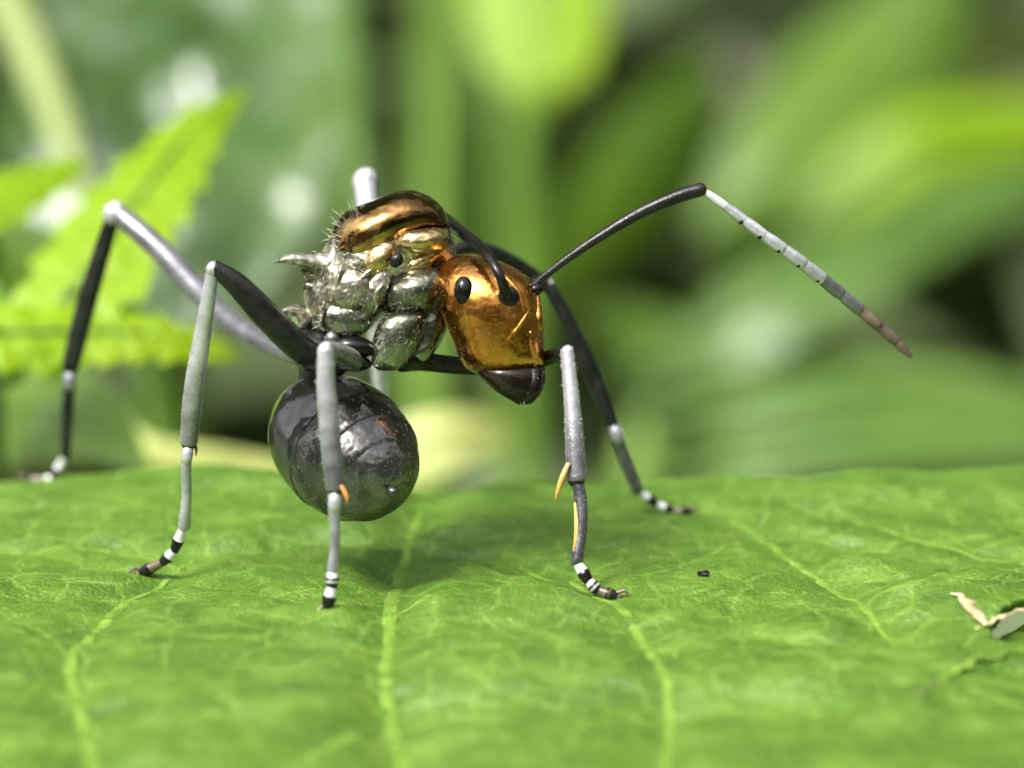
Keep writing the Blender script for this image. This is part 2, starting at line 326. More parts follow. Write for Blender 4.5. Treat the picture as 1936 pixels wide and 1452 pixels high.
_fold = sorted([(on_plane(*p).y, on_plane(*p).x) for p in [(1960, 1232), (1880, 1248), (1835, 1262), (1790, 1290), (1752, 1322), (1728, 1372), (1706, 1440), (1690, 1540), (1680, 1680), (1690, 1850)]])
FOLD_Y = np.array([f[0] for f in _fold]); FOLD_X = np.array([f[1] for f in _fold])
def leaf_z(x, y):
    x = np.atleast_1d(np.asarray(x, float)); y = np.atleast_1d(np.asarray(y, float))
    z = np.zeros_like(x)
    z += 0.016 * vnoise(x * 2.4 + 3.1, y * 3.6 + 1.7, 1) + 0.009 * vnoise(x * 5.0 + 9.3, y * 9.0 + 4.2, 2) + 0.0042 * vnoise(x * 13, y * 19, 3) + 0.0022 * vnoise(x * 40, y * 44, 4)
    val = np.zeros_like(x)
    for nm, pts, hw, dep, wid in VW:
        m = 3.2 * wid
        sel = np.nonzero((x > pts[:, 0].min() - m) & (x < pts[:, 0].max() + m) & (y > pts[:, 1].min() - m) & (y < pts[:, 1].max() + m))[0]
        if len(sel) == 0: continue
        X, Y = x[sel], y[sel]; dm = np.full_like(X, 9.0)
        for a, b in zip(pts[:-1], pts[1:]):
            ab = b - a; L = ab @ ab + 1e-12
            t = np.clip(((X - a[0]) * ab[0] + (Y - a[1]) * ab[1]) / L, 0, 1)
            dm = np.minimum(dm, (X - a[0] - t * ab[0]) ** 2 + (Y - a[1] - t * ab[1]) ** 2)
        val[sel] = np.maximum(val[sel], dep * np.exp(-dm / (wid * wid)))
    z -= 0.75 * val
    e = np.maximum(0, y - (y_edge(x) - 0.16)); z -= 1.6 * e * e
    # the right shoulder rolls down towards its margin, and a dent runs into the torn notch
    s = np.maximum(0, x - 0.46 - 0.25 * (y + 0.6)); z -= np.where(y < -0.30, 0.10 * s * s * np.clip((-0.30 - y) / 0.15, 0, 1), 0)
    # a fold runs along the lower lobe: the tissue drops away beyond it
    fx = np.interp(y, FOLD_Y, FOLD_X); b = np.maximum(0, x - fx); z -= np.where(y < FOLD_Y[-1], np.minimum(0.25 * b, 0.008 + 0.06 * b), 0) * np.clip((FOLD_Y[-1] - y) / 0.05, 0, 1)
    z += 0.030 * np.exp(-((x - 0.60) / 0.10) ** 2 - ((y + 0.17) / 0.055) ** 2)
    return z

RIGHT = [on_plane(*p) for p in [(2120, 1118), (1990, 1140), (1930, 1160), (1890, 1178), (1868, 1192), (1880, 1204), (1915, 1212), (1960, 1220), (2060, 1232), (2200, 1240)]]
ry = np.array([p.y for p in RIGHT]); rx = np.array([p.x for p in RIGHT])
def right_edge_ok(x, y):
    """inside test against the torn right margin polyline (y falls monotonically along it)"""
    yy = ry[::-1]; xx = rx[::-1]
    lim = np.interp(y, yy, xx)
    lim = np.where((y > ry[0]) | (y < ry[-1]), 3.0, lim)
    return x <= lim + 0.006 * vnoise(x * 30, y * 45, 9)

xs = np.concatenate([np.linspace(-2.0, -0.98, 24)[:-1], np.linspace(-0.98, 0.98, 400), np.linspace(0.98, 1.6, 16)[1:]])
ys = np.concatenate([np.linspace(-2.3, -1.2, 28)[:-1], np.linspace(-1.2, 0.84, 410)])
GX, GY = np.meshgrid(xs, ys)
GZ = leaf_z(GX.ravel(), GY.ravel()).reshape(GX.shape)
inside = (GY <= y_edge(GX)) & right_edge_ok(GX, GY)
nx = len(xs)
def lz(x, y):
    """leaf height by bilinear lookup in the grid"""
    i = min(max(int(np.searchsorted(ys, y)) - 1, 0), len(ys) - 2); j = min(max(int(np.searchsorted(xs, x)) - 1, 0), nx - 2)
    v = min(max((y - ys[i]) / (ys[i + 1] - ys[i]), 0), 1); u = min(max((x - xs[j]) / (xs[j + 1] - xs[j]), 0), 1)
    return float((GZ[i, j] * (1 - u) + GZ[i, j + 1] * u) * (1 - v) + (GZ[i + 1, j] * (1 - u) + GZ[i + 1, j + 1] * u) * v)
def ground(px, py, lift=0.0):
    """where the photo pixel meets the leaf"""
    r = ray(px, py); t = (0.12 - Cm.z) / r.z
    for _ in range(400):
        p = Cm + r * t
        if p.z <= lz(p.x, p.y) + lift: break
        t += 0.003
    return Cm + r * t


vid = -np.ones(GX.size, int)
cell = inside[:-1, :-1] & inside[1:, :-1] & inside[:-1, 1:] & inside[1:, 1:]
ii, jj = np.nonzero(cell)
quads = np.stack([ii * nx + jj, ii * nx + jj + 1, (ii + 1) * nx + jj + 1, (ii + 1) * nx + jj], 1)
used = np.unique(quads); vid[used] = np.arange(len(used))
LV = np.stack([GX.ravel(), GY.ravel(), GZ.ravel()], 1)[used]; LF = vid[quads]
leaf = empty('broad_leaf', (0, 0, 0), 'broad waxy green leaf with pale veins and torn margin under the ant', 'leaf')
me = bpy.data.meshes.new('blade'); me.from_pydata(LV.tolist(), [], LF.tolist()); me.update()
me.polygons.foreach_set('use_smooth', [True] * len(me.polygons)); me.materials.append(M['blade'])
blade = bpy.data.objects.new('blade', me); col.objects.link(blade); blade.parent = leaf
so = blade.modifiers.new('thickness', 'SOLIDIFY'); so.thickness = 0.014; so.offset = -1.0

for nm, pts, hw, dep, wid in VW:
    hw = hw * (0.75 if hw <= 6 else 1.05)
    P3, R3 = [], []
    k = len(pts)
    for i, (x, y) in enumerate(pts):
        if not right_edge_ok(np.array([x]), np.array([y]))[0] or y > float(y_edge(x)) - 0.01: continue
        taper = min(1.0, 0.35 + 2.2 * min(i, k - 1 - i) / k) if nm == 'small_vein' else min(1.0, 0.45 + 2.5 * min(i, k - 1 - i) / k)
        r = hw * K(0) * taper * (1 + 0.3 * mnoise.noise(Vector((x * 14, y * 9, k))))
        P3.append(Vector((x, y, lz(x, y) - 0.03 * r))); R3.append(r)
    if len(P3) < 3: continue
    V, F = tube_world(P3, R3, seg=10, n=len(P3) * 3, caps=2, flat=0.20, flat_axis=Vector((0, 0, 1)))
    V = [Vector((v.x + 0.0030 * mnoise.noise(v * 70), v.y + 0.0030 * mnoise.noise(v * 70 + Vector((7, 0, 0))), v.z)) for v in V]
    mesh_obj(nm, V, F, 'vein', leaf)
# withered rim along the torn notch, and a pink-brown bruise on the lower lobe
def rim(pix, rad, name, mat):
    pts = []
    for p in pix:
        q = ground(*p); pts.append(q + Vector((0, 0, 0.004)))
    V, F = tube_world(pts, [r * K(-0.3) for r in rad], seg=10, n=40, caps=3, flat=0.22, flat_axis=Vector((0, 0, 1)))
    V = [v + Vector((0, 0, 1)) * 0.005 * mnoise.noise(v * 45) + Vector((0.012 * mnoise.noise(v * 60 + Vector((5, 0, 0))), 0.02 * mnoise.noise(v * 50 + Vector((9, 0, 0))), 0)) for v in V]
    mesh_obj(name, V, F, mat, leaf)
rim([(1852, 1190), (1872, 1182), (1895, 1172), (1925, 1160), (1960, 1150)], [3, 5, 6, 6, 7], 'torn_edge', 'tan')
rim([(1806, 1128), (1826, 1142), (1842, 1162), (1862, 1184)], [5, 12, 9, 4], 'torn_edge', 'tan')
rim([(1738, 1318), (1752, 1308), (1768, 1300)], [3, 6, 3], 'bruise', 'horn_leaf')
rim([(1768, 1296), (1810, 1272), (1850, 1254), (1900, 1242), (1950, 1234)], [5, 8, 8, 7, 5], 'leaf_margin', 'vein')
# leaf stalk, out of frame below the lens, down to the soil
SOIL = -14.0
V, F = tube_world([Vector((-0.35, -2.1, lz(-0.35, -2.1) - 0.03)), Vector((-0.36, -2.6, -0.35)), Vector((-0.4, -3.1, -2.2)), Vector((-0.3, -3.2, -7.0)), Vector((-0.2, -3.0, SOIL - 0.2))], [0.05, 0.06, 0.09, 0.14, 0.18], seg=12, n=40)
mesh_obj('leaf_stalk', V, F, 'stalk', leaf)

# soil crumb lying on the leaf
q = ground(1330, 1089)
bm = bmesh.new(); bmesh.ops.create_icosphere(bm, subdivisions=2, radius=1.0)
for v in bm.verts: v.co = Vector((v.co.x * 0.0095, v.co.y * 0.007, v.co.z * 0.0055)) * (1 + 0.75 * mnoise.noise(v.co * 2.1))
me = bpy.data.meshes.new('soil_crumb'); bm.to_mesh(me); bm.free(); me.materials.append(M['black'])
cr = bpy.data.objects.new('soil_crumb', me); col.objects.link(cr); cr.location = q + Vector((0, 0, 0.004))
cr['label'] = 'tiny black speck of dirt lying on the leaf'; cr['category'] = 'dirt speck'

# ================================================================== the ant
PARTS = []
def add(VF, mat): PARTS.append((VF[0], VF[1], mat))

def tube(pts, radii, mat, **kw):
    """pts: (px, py, d) photo pixels and depth; radii px"""
    add(tube_world([P(*p) for p in pts], [r * K(p[2]) for p, r in zip(pts, radii)], **kw), mat)

def pairloft(pairs, mat, n=40, seg=40, ex=2.0, rug=0.0, rf=20.0, capin=0.35):
    """rings spanned by two silhouette pixels: (ax, ay, bx, by, d, depth radius px)"""
    A = catmull(pairs, n); rings = []
    for ax, ay, bx, by, d, dr in A:
        a, b = P(ax, ay, d), P(bx, by, d); c = (a + b) / 2; h = (a - b) / 2; g = Fv * (max(dr, 0.5) * K(d)); ring = []
        for j in range(seg):
            t = 2 * math.pi * j / seg; ct, st = math.cos(t), math.sin(t)
            ct = math.copysign(abs(ct) ** (2 / ex), ct); st = math.copysign(abs(st) ** (2 / ex), st)
            p = c + h * ct + g * st
            if rug: p = c + (p - c) * (1 + rug * (mnoise.noise(p * rf) + 0.5 * mnoise.noise(p * rf * 2.3)))
            ring.append(p)
        rings.append(ring)
    c0 = sum(rings[0], Vector()) / seg; c1 = sum(rings[-1], Vector()) / seg
    e0 = sum(rings[1], Vector()) / seg; e1 = sum(rings[-2], Vector()) / seg
    add(skin_rings(rings, c0 + (c0 - e0) * capin, c1 + (c1 - e1) * capin), mat)

def blob(px, py, d, rad, mat, ang=0.0, yaw=0.0, nu=28, nv=18, rug=0.0, rf=20.0, ex=1.0):
    """ellipsoid: rad px = (along ang, across, depth); ang in the image, degrees clockwise; yaw turns the long axis away from the camera"""
    c = P(px, py, d); k = K(d); a = math.radians(ang); y = math.radians(yaw)
    ia = Rv * math.cos(a) - Uv * math.sin(a); ib = -(Rv * math.sin(a)) - Uv * math.cos(a)
    A = ia * math.cos(y) + Fv * math.sin(y); G = Fv * math.cos(y) - ia * math.sin(y); rings = []
    for i in range(1, nv):
        t = math.pi * i / nv; ring = []
        for j in range(nu):
            s = 2 * math.pi * j / nu
            o = A * (rad[0] * k * math.cos(t)) + (ib * (rad[1] * k * math.cos(s)) + G * (rad[2] * k * math.sin(s))) * math.sin(t) ** ex
            if rug: o = o * (1 + rug * (mnoise.noise((c + o) * rf) + 0.5 * mnoise.noise((c + o) * rf * 2.3)))
            ring.append(c + o)
        rings.append(ring)
    add(skin_rings(rings, c + A * rad[0] * k, c - A * rad[0] * k), mat)

px1 = 1 / 1257.0
# ---- head: silhouette rows (left, right), depth centre and depth radius
HEAD = [(481, 868, 900, 0.030, 18), (486, 850, 918, 0.026, 44), (498, 832, 955, 0.020, 70), (514, 822, 986, 0.012, 86), (532, 820, 1007, 0.006, 96), (560, 824, 1019, 0.0, 102),
        (595, 835, 1027, -0.004, 100), (630, 850, 1028, -0.006, 92), (665, 863, 1029, -0.008, 80), (684, 872, 1029, -0.010, 70), (697, 883, 1023, -0.010, 56), (706, 900, 1010, -0.010, 40), (711, 925, 992, -0.010, 22)]
pairloft([(r, y, l, y, d, dr) for y, l, r, d, dr in HEAD], 'gold', n=56, seg=56, ex=2.25, rug=0.010, rf=13)
_hy = np.array([h[0] for h in HEAD], float)
def head_d(px, py):
    l, r, d, dr = (np.interp(py, _hy, [h[k] for h in HEAD]) for k in (1, 2, 3, 4))
    u = min(0.995, abs((px - (l + r) / 2) / ((r - l) / 2))); return d - dr * px1 * (1 - u ** 2.25) ** (1 / 2.25)
def on_head(pts, radii, mat, lift=0.0):
    tube([(x, y, head_d(x, y) - lift) for x, y in pts], radii, mat, seg=12)
on_head([(930, 505), (955, 525), (978, 552), (990, 585)], [4, 6, 6, 4], 'gold')                 # frontal carina
on_head([(1002, 580), (992, 600), (980, 618), (962, 640), (950, 662)], [3, 5, 4.5, 3.5, 2.5], 'gold', -0.002)   # clypeal suture
on_head([(1016, 562), (1018, 600), (1020, 622)], [5, 8, 5], 'gold')
on_head([(1003, 628), (1006, 655), (1012, 690)], [4, 6, 4], 'gold')
on_head([(884, 688), (925, 700), (970, 702), (1014, 686)], [3, 3.5, 3.5, 3], 'gold', -0.004)         # clypeal margin
blob(958, 563, head_d(958, 563) + 0.004, (22, 25, 13), 'black', ang=70)                            # antennal socket
blob(1012, 548, head_d(1008, 548) + 0.01, (12, 16, 12), 'black', ang=70)
# mandibles
pairloft([(1026, 684, 892, 690, -0.012, 44), (1030, 700, 900, 706, -0.016, 52), (1030, 716, 914, 721, -0.020, 50), (1024, 738, 938, 742, -0.024, 42), (1012, 754, 964, 757, -0.026, 30), (1001, 764, 980, 766, -0.028, 14)], 'mandible', n=26, seg=40, ex=2.2)
pairloft([(1031, 694, 990, 700, -0.030, 26), (1031, 722, 992, 723, -0.034, 28), (1022, 746, 988, 748, -0.038, 22), (1006, 763, 985, 765, -0.040, 10)], 'mandible', n=18, seg=28)

# ---- mesosoma (thorax): core, dorsal shield, side plates
pairloft([(608, 634, 676, 646, 0.03, 30), (584, 612, 704, 616, 0.03, 68), (576, 552, 733, 580, 0.03, 84), (604, 488, 750, 552, 0.03, 92), (640, 425, 790, 526, 0.03, 96), (712, 384, 806, 514, 0.03, 86),
          (784, 370, 826, 512, 0.03, 78), (838, 418, 842, 512, 0.03, 58), (862, 460, 856, 512, 0.03, 34)], 'silver', n=60, seg=60, rug=0.03, rf=12)
pairloft([(622, 452, 660, 520, 0.03, 44), (634, 424, 684, 528, 0.03, 84), (657, 399, 708, 514, 0.03, 102), (700, 381, 738, 492, 0.03, 108), (745, 363, 770, 470, 0.03, 106), (784, 360, 800, 456, 0.03, 100), (816, 373, 826, 446, 0.03, 88), (837, 394, 844, 440, 0.03, 66), (847, 414, 852, 438, 0.03, 36)], 'bronze', n=50, seg=56, ex=2.1, rug=0.014, rf=9)
pairloft([(744, 450, 756, 474, -0.034, 20), (768, 438, 772, 478, -0.038, 30), (800, 432, 802, 480, -0.034, 36), (830, 430, 832, 476, -0.024, 34), (848, 434, 846, 466, -0.012, 20)], 'pale_gold', n=24, seg=32, rug=0.03, rf=22)
blob(716, 488, -0.038, (40, 24, 20), 'pale_gold', ang=-48, rug=0.10, rf=16)
blob(654, 452, -0.026, (30, 10, 16), 'bronze', ang=-62, rug=0.05)
blob(750, 492, -0.052, (15, 12, 10), 'black', ang=-60)
blob(795, 496, -0.010, (46, 17, 26), 'pale_gold', ang=-28, rug=0.06, rf=22)
blob(664, 552, -0.034, (50, 42, 26), 'silver', ang=-70, rug=0.07, rf=14)
blob(704, 556, -0.032, (58, 24, 22), 'silver', ang=-62, rug=0.08, rf=15)
blob(625, 556, -0.006, (66, 24, 26), 'silver', ang=-80, rug=0.16, rf=22)
blob(652, 604, -0.030, (50, 36, 28), 'coxa', ang=8, rug=0.08, rf=14)
blob(628, 492, -0.006, (36, 16, 24), 'silver', ang=-60, rug=0.18, rf=24)
for px, py, an, L in ((676, 596, 30, 22), (650, 566, -70, 24), (690, 520, -40, 20), (640, 524, -78, 26), (610, 590, -80, 22), (716, 548, -55, 18)):   # rugae
    blob(px, py, -0.046, (L, 4.5, 7), 'silver', ang=an, nu=14, nv=12, rug=0.15, rf=30)
# propodeal and petiolar spines
tube([(622, 500, 0.00), (596, 498, -0.005), (570, 493, -0.02), (545, 490, -0.03), (517, 496, -0.04)], [28, 23, 14, 9, 1.2], 'silver', seg=18)
tube([(606, 520, 0.0), (585, 520, 0.0), (572, 512, -0.01)], [14, 12, 5], 'silver', seg=16)
tube([(600, 545, 0.0), (583, 540, 0.0), (574, 545, 0.0)], [13, 9, 3], 'silver', seg=14)
blob(572, 610, 0.03, (26, 34, 34), 'coxa', ang=20, rug=0.08)
tube([(572, 604, 0.0), (556, 588, -0.01), (540, 588, -0.02), (525, 593, -0.03)], [17, 12, 7, 1.2], 'silver', seg=16)
blob(582, 636, 0.02, (26, 11, 24), 'pale', ang=4)
# prosternum, fore coxae
blob(784, 552, 0.0, (70, 46, 60), 'coxa', ang=-24, rug=0.05, rf=14)
pairloft([(745, 588, 800, 590, -0.02, 18), (722, 602, 806, 604, -0.020, 36), (708, 632, 796, 634, -0.020, 40), (701, 664, 780, 666, -0.020, 36), (703, 688, 762, 690, -0.020, 24), (714, 700, 746, 701, -0.020, 10)], 'coxa', n=26, seg=36, ex=2.5, rug=0.05, rf=15)
pairloft([(790, 572, 850, 572, 0.03, 22), (782, 600, 850, 602, 0.035, 36), (770, 640, 836, 642, 0.035, 38), (764, 672, 816, 674, 0.03, 32), (776, 692, 800, 693, 0.03, 14)], 'coxa', n=24, seg=32, ex=2.5, rug=0.05, rf=15)
# mid and hind coxae, black and glossy under the thorax
blob(668, 656, -0.03, (42, 22, 30), 'black', ang=6)
blob(662, 686, -0.02, (42, 17, 28), 'darkleg', ang=4)
blob(606, 662, 0.0, (52, 34, 44), 'darkleg', ang=18)
blob(628, 642, -0.035, (14, 18, 14), 'leg', ang=0)
blob(592, 690, 0.02, (44, 20, 38), 'darkleg', ang=30)

# ---- gaster: body of revolution whose tip points at the lens and down to the right
gc = P(650, 846, 0.02); gk = K(0.02); GR, GL = 126 * gk, 178 * gk
al = math.radians(46); gi = (Rv * 100 - Uv * 84).normalized()
ga = (gi * math.sin(al) - Fv * math.cos(al)).normalized(); gu = (Uv - ga * Uv.dot(ga)).normalized(); gv = ga.cross(gu)
def gaster(t0, t1, swell, mat, nn):
    rings = []; seg = 64
    for i in range(nn):
        t = t0 + (t1 - t0) * i / (nn - 1)
        e = (i / (nn - 1))
        r = GR * max(0.003, 1 - abs(t) ** (2.25 if t < 0 else 2.25 - 0.45 * t)) ** 0.5 * (1 + swell * (e ** 4) - 0.012 * (1 - e))
        if i == nn - 1 and t1 < 0.99: r *= 0.955
        rings.append([gc + ga * (GL * t) + (gu * math.cos(2 * math.pi * j / seg) * r + gv * math.sin(2 * math.pi * j / seg) * r) for j in range(seg)])
    add(skin_rings(rings, gc + ga * (GL * (t0 - 0.02)), gc + ga * (GL * (t1 - 0.03 if t1 < 0.99 else 1.001))), mat)
gaster(-0.985, 0.10, 0.016, 'gaster', 44)
gaster(-0.10, 0.48, 0.026, 'tergite', 22)
gaster(0.30, 0.74, 0.028, 'tergite', 20)
gaster(0.60, 0.90, 0.03, 'tergite', 16)
gaster(0.80, 0.998, 0.0, 'tergite', 22)
blob(744, 930, -0.105, (13, 11, 14), 'gaster', ang=30, nu=16, nv=12)
tube([(580, 630, 0.05), (590, 690, 0.10), (600, 760, 0.12)], [20, 26, 40], 'darkleg')

# ---- legs
def foot_chain(pts, last, rad, far=False):
    """tarsus: pale segments with black joints, down to the leaf, with two claws"""
    g = ground(*last, lift=0.004); dl = depth_of(g); n = len(pts)
    chain = [pts[0]] + [(x, y, pts[0][2] + (dl - pts[0][2]) * i / n) for i, (x, y) in enumerate(pts[1:], 1)] + [(last[0], last[1], dl)]
    return chain
def tarsomeres(chain, r, mats):
    for i in range(len(chain) - 1):
        a, b = np.array(chain[i]), np.array(chain[i + 1]); m = a + (b - a) * 0.62
        tube([tuple(a), tuple(a + (b - a) * 0.5), tuple(m)], [r * 0.72, r * 0.95, r * 1.08], mats[i % len(mats)], seg=14)
        tube([tuple(m), tuple(b)], [r * 1.08, r * 0.8], 'black', seg=14, n=6)
def claws(tip, prev, r):
    t = np.array(tip); w = np.array(prev); v = (t - w)[:2]; v = v / (np.linalg.norm(v) + 1e-6); pr = np.array([-v[1], v[0]])
    for s in (-1, 1):
        a = t[:2] + pr * s * r * 0.5; b = t[:2] + v * r * 1.3 + pr * s * r * 1.3; c = t[:2] + v * r * 2.2 + pr * s * r * 0.9 + np.array([0, r * 0.7])
        tube([(*a, t[2]), (*b, t[2] - 0.004), (*c, t[2] - 0.004)], [r * 0.36, r * 0.28, r * 0.08], 'horn', seg=10, n=8)
    tube([(*(t[:2] - v * r * 0.5), t[2]), (*(t[:2] + v * r * 0.6), t[2])], [r * 0.8, r * 0.6], 'horn', seg=12, n=6)

def leg(femur, fr, knee, tibia, tr, meta, mr, toes, last, toe_r, fm='leg', tm='leg', mm='leg', kp=1.0):
    tube(femur, fr, fm, seg=22)
    g = ground(*last, lift=0.003); dl = depth_of(g); dk = knee[2]
    path = tibia + meta + toes + [last]
    # depth falls evenly from the knee to the foot, by path length
    xy = np.array([(knee[0], knee[1])] + [(p[0], p[1]) for p in path], float)
    s = np.concatenate([[0], np.cumsum(np.linalg.norm(np.diff(xy, axis=0), axis=1))]); s /= s[-1]
    dd = dk + (dl - dk) * s; pts = [(x, y, d) for (x, y), d in zip(xy, dd)]
    nt_ = len(tibia) + 1; tib = pts[:nt_]; met = pts[nt_ - 1:nt_ + len(meta)]; toe = pts[nt_ + len(meta) - 1:]
    tones = tm if isinstance(tm, tuple) else (tm,)
    if len(tones) == 1: tube(tib, tr, tones[0], seg=22)
    else:
        A = catmull([(*p, r) for p, r in zip(tib, tr)], 31); cuts = np.linspace(0, 30, len(tones) + 1).astype(int)
        for q, tone in enumerate(tones):
            B = A[max(0, cuts[q] - 1):cuts[q + 1] + 1]
            tube([tuple(b[:3]) for b in B], [b[3] for b in B], tone, seg=22, n=16, caps=2)  # upper tibia takes the paler tones, a painted sky highlight
    if kp: blob(knee[0], knee[1], knee[2], (fr[-1] * 1.02 * kp, fr[-1] * 0.9 * kp, fr[-1] * 0.95 * kp), 'tone0', ang=-60, nu=20, nv=14)  # pale knee cap: white sky reflection painted as colour
    blob(tib[-1][0], tib[-1][1], tib[-1][2], (tr[-1] * 0.98, tr[-1] * 0.9, tr[-1] * 0.9), 'black', ang=90, nu=18, nv=12)
    tube(met, mr, mm, seg=18)
    bx, by = met[1][0] - met[0][0], met[1][1] - met[0][1]; bl = math.hypot(bx, by) + 1e-6; off = tr[-1] * 0.8 + mr[0] * 0.9
    blob(met[0][0] + bx / bl * off, met[0][1] + by / bl * off, met[0][2] - 0.002, (mr[0] * 1.7, mr[0] * 0.98, mr[0] * 1.0), 'tone0' if fm != 'midleg' and knee[2] < 0.3 else 'tone2', ang=math.degrees(math.atan2(by, bx)), nu=18, nv=14)
    tarsomeres(toe, toe_r, ['pale', 'pale', 'horn'])
    claws(toe[-1], toe[-2], toe_r)
    return tib, met, toe

# right hind (sharp), left hind (far), right middle, left middle (far), right fore, left fore (far)
legB = leg([(640, 690, 0.0), (575, 664, -0.04), (500, 592, -0.09), (445, 535, -0.11), (408, 507, -0.12)], [22, 27, 27, 22, 15], (403, 508, -0.12),
           [(385, 620), (366, 740), (357, 835)], [12, 16, 19, 17], [(352, 880), (353, 935), (348, 995)], [11, 10, 9.5, 12], [(330, 1040), (308, 1063)], (268, 1082), 11, fm='darkleg', tm=TONES[:1] * 3 + TONES[:4], mm='tone1')
legA = leg([(600, 682, 0.10), (520, 655, 0.22), (455, 620, 0.30), (390, 565, 0.38), (300, 470, 0.46), (222, 402, 0.50)], [20, 19, 19, 21, 22, 19], (216, 402, 0.50),
           [(188, 490), (155, 605), (133, 694)], [14, 17, 19, 17], [(127, 790), (124, 862)], [12, 11, 9], [(100, 905), (78, 908)], (48, 906), 9, fm='midleg', tm='darkleg', mm='darkleg', kp=1.2)
legC = leg([(672, 684, -0.02), (645, 668, -0.12), (617, 660, -0.24)], [20, 18, 15], (616, 660, -0.24),
           [(617, 740), (626, 840), (634, 922)], [16, 18, 20, 18], [(632, 965), (634, 1015), (629, 1078)], [13, 12, 9, 11], [(628, 1108)], (619, 1146), 13, tm=TONES[:1] * 2 + TONES, mm='tone2')
legF = leg([(720, 560, 0.14), (700, 440, 0.26), (690, 345, 0.34)], [20, 22, 21], (690, 342, 0.34),
           [(700, 480), (715, 640), (722, 760)], [19, 18, 18, 14], [(728, 850), (732, 900)], [11, 9, 9], [(738, 920)], (748, 940), 8, fm='lightleg', tm='lightleg', kp=1.25)
legD = leg([(760, 684, 0.0), (800, 684, 0.03), (880, 692, 0.05), (980, 690, 0.06), (1040, 676, 0.02), (1068, 668, -0.02)], [20, 18, 17, 17, 15, 14], (1072, 666, -0.03),
           [(1080, 745), (1086, 830), (1090, 905)], [13, 15, 18, 19], [(1098, 948), (1099, 1000), (1090, 1062)], [12.5, 12.5, 12, 12], [(1112, 1098), (1130, 1116)], (1163, 1127), 12, fm='darkleg', tm=TONES[:1] * 2 + TONES)
legE = leg([(820, 500, 0.22), (880, 468, 0.26), (935, 478, 0.29), (990, 510, 0.32), (1034, 542, 0.34)], [13, 13, 14, 14, 13], (1036, 541, 0.34),
           [(1078, 615), (1122, 710), (1158, 800)], [13, 16, 17, 13], [(1184, 872), (1206, 928)], [13, 12, 11], [(1240, 952), (1270, 966)], (1303, 968), 9, fm='darkleg', tm='darkleg', kp=1.0)

# ---- antennae
tube([(1006, 545, -0.01), (1030, 522, -0.015), (1100, 470, -0.02), (1200, 408, -0.02), (1280, 372, -0.02), (1326, 358, -0.02)], [9, 7, 9, 11.5, 13.5, 13], 'darkleg', seg=20, n=44)
FUN = catmull([(1332, 362, -0.02), (1388, 402, -0.01), (1445, 446, 0.0), (1520, 500, 0.02), (1590, 556, 0.05), (1650, 606, 0.07), (1690, 642, 0.09), (1721, 673, 0.10)], 12)
for i in range(11):
    a, b = FUN[i], FUN[i + 1]; r = (8.5, 10, 11.5, 12.5, 13, 13, 13, 12.5, 12, 11, 9)[i]
    e = b + (b - a) * 0.05
    tube([tuple(a), tuple((a + b) / 2), tuple(e)], [r * (0.82 if i else 0.7), r, r * (0.98 if i < 10 else 0.45)], 'pale' if i < 1 else ('lightleg' if i < 6 else ('midleg' if i < 8 else 'horn')), seg=16, n=10)
for i in (2, 3, 4, 5, 6):
    t = FUN[i] - FUN[i - 1]; t = t[:2] / np.linalg.norm(t[:2])
    blob(FUN[i][0] - t[1] * 6, FUN[i][1] + t[0] * 6, FUN[i][2] - 0.005, (4, 6, 5.5), 'black', ang=38, nu=12, nv=10)
tube([(957, 560, head_d(957, 560)), (948, 530, -0.10), (930, 495, -0.085), (905, 464, -0.03), (872, 438, 0.05), (838, 412, 0.14), (800, 395, 0.24)], [13, 10, 10.5, 11, 12, 12, 12], 'black', seg=20, n=40)
tube([(800, 395, 0.24), (775, 450, 0.30), (755, 540, 0.34), (742, 640, 0.36)], [11, 12, 12, 7], 'darkleg', seg=16)

# ---- one continuous body: union of all sclerites
ant = empty('ant', ground(700, 1040), 'black ant with golden head, spined thorax and long grey legs, standing on a leaf', 'ant')
tmp = bpy.data.collections.new('sclerites'); objs = []
mats = []
for V, F, m in PARTS:
    if m not in mats: mats.append(m)
for V, F, m in PARTS:
    me = bpy.data.meshes.new('p'); me.from_pydata([tuple(v) for v in V], [], F); me.update()
    bm = bmesh.new(); bm.from_mesh(me); bmesh.ops.recalc_face_normals(bm, faces=bm.faces); bm.to_mesh(me); bm.free()
    for k in mats: me.materials.append(M[k])
    me.polygons.foreach_set('material_index', [mats.index(m)] * len(me.polygons))
    me.polygons.foreach_set('use_smooth', [True] * len(me.polygons))
    o = bpy.data.objects.new('p', me); objs.append(o)
base = objs[0]; col.objects.link(base)
sc.collection.children.link(tmp)
for o in objs[1:]: tmp.objects.link(o)
body_me = None
try:
    md = base.modifiers.new('u', 'BOOLEAN'); md.operation = 'UNION'; md.operand_type = 'COLLECTION'; md.collection = tmp
    md.solver = 'MANIFOLD'
    dg = bpy.context.evaluated_depsgraph_get(); dg.update()
    body_me = bpy.data.meshes.new_from_object(base.evaluated_get(dg), depsgraph=dg)
    if len(body_me.polygons) < 8000: body_me = None
except Exception as ex:
    print('union failed', ex)
if body_me is None:
    print('UNION FALLBACK')
    bm = bmesh.new()
    for o in objs: bm.from_mesh(o.data)
    body_me = bpy.data.meshes.new('body'); bm.to_mesh(body_me); bm.free()
    for k in mats: body_me.materials.append(M[k])
print('body polygons', len(body_me.polygons))
for o in objs: bpy.data.objects.remove(o)
bpy.data.collections.remove(tmp)
body_me.name = 'body'
body_me.transform(__import__('mathutils').Matrix.Translation(-ant.location))
body_me.polygons.foreach_set('use_smooth', [True] * len(body_me.polygons))
body_me.set_sharp_from_angle(angle=math.radians(38))
body = bpy.data.objects.new('body', body_me); col.objects.link(body); body.parent = ant

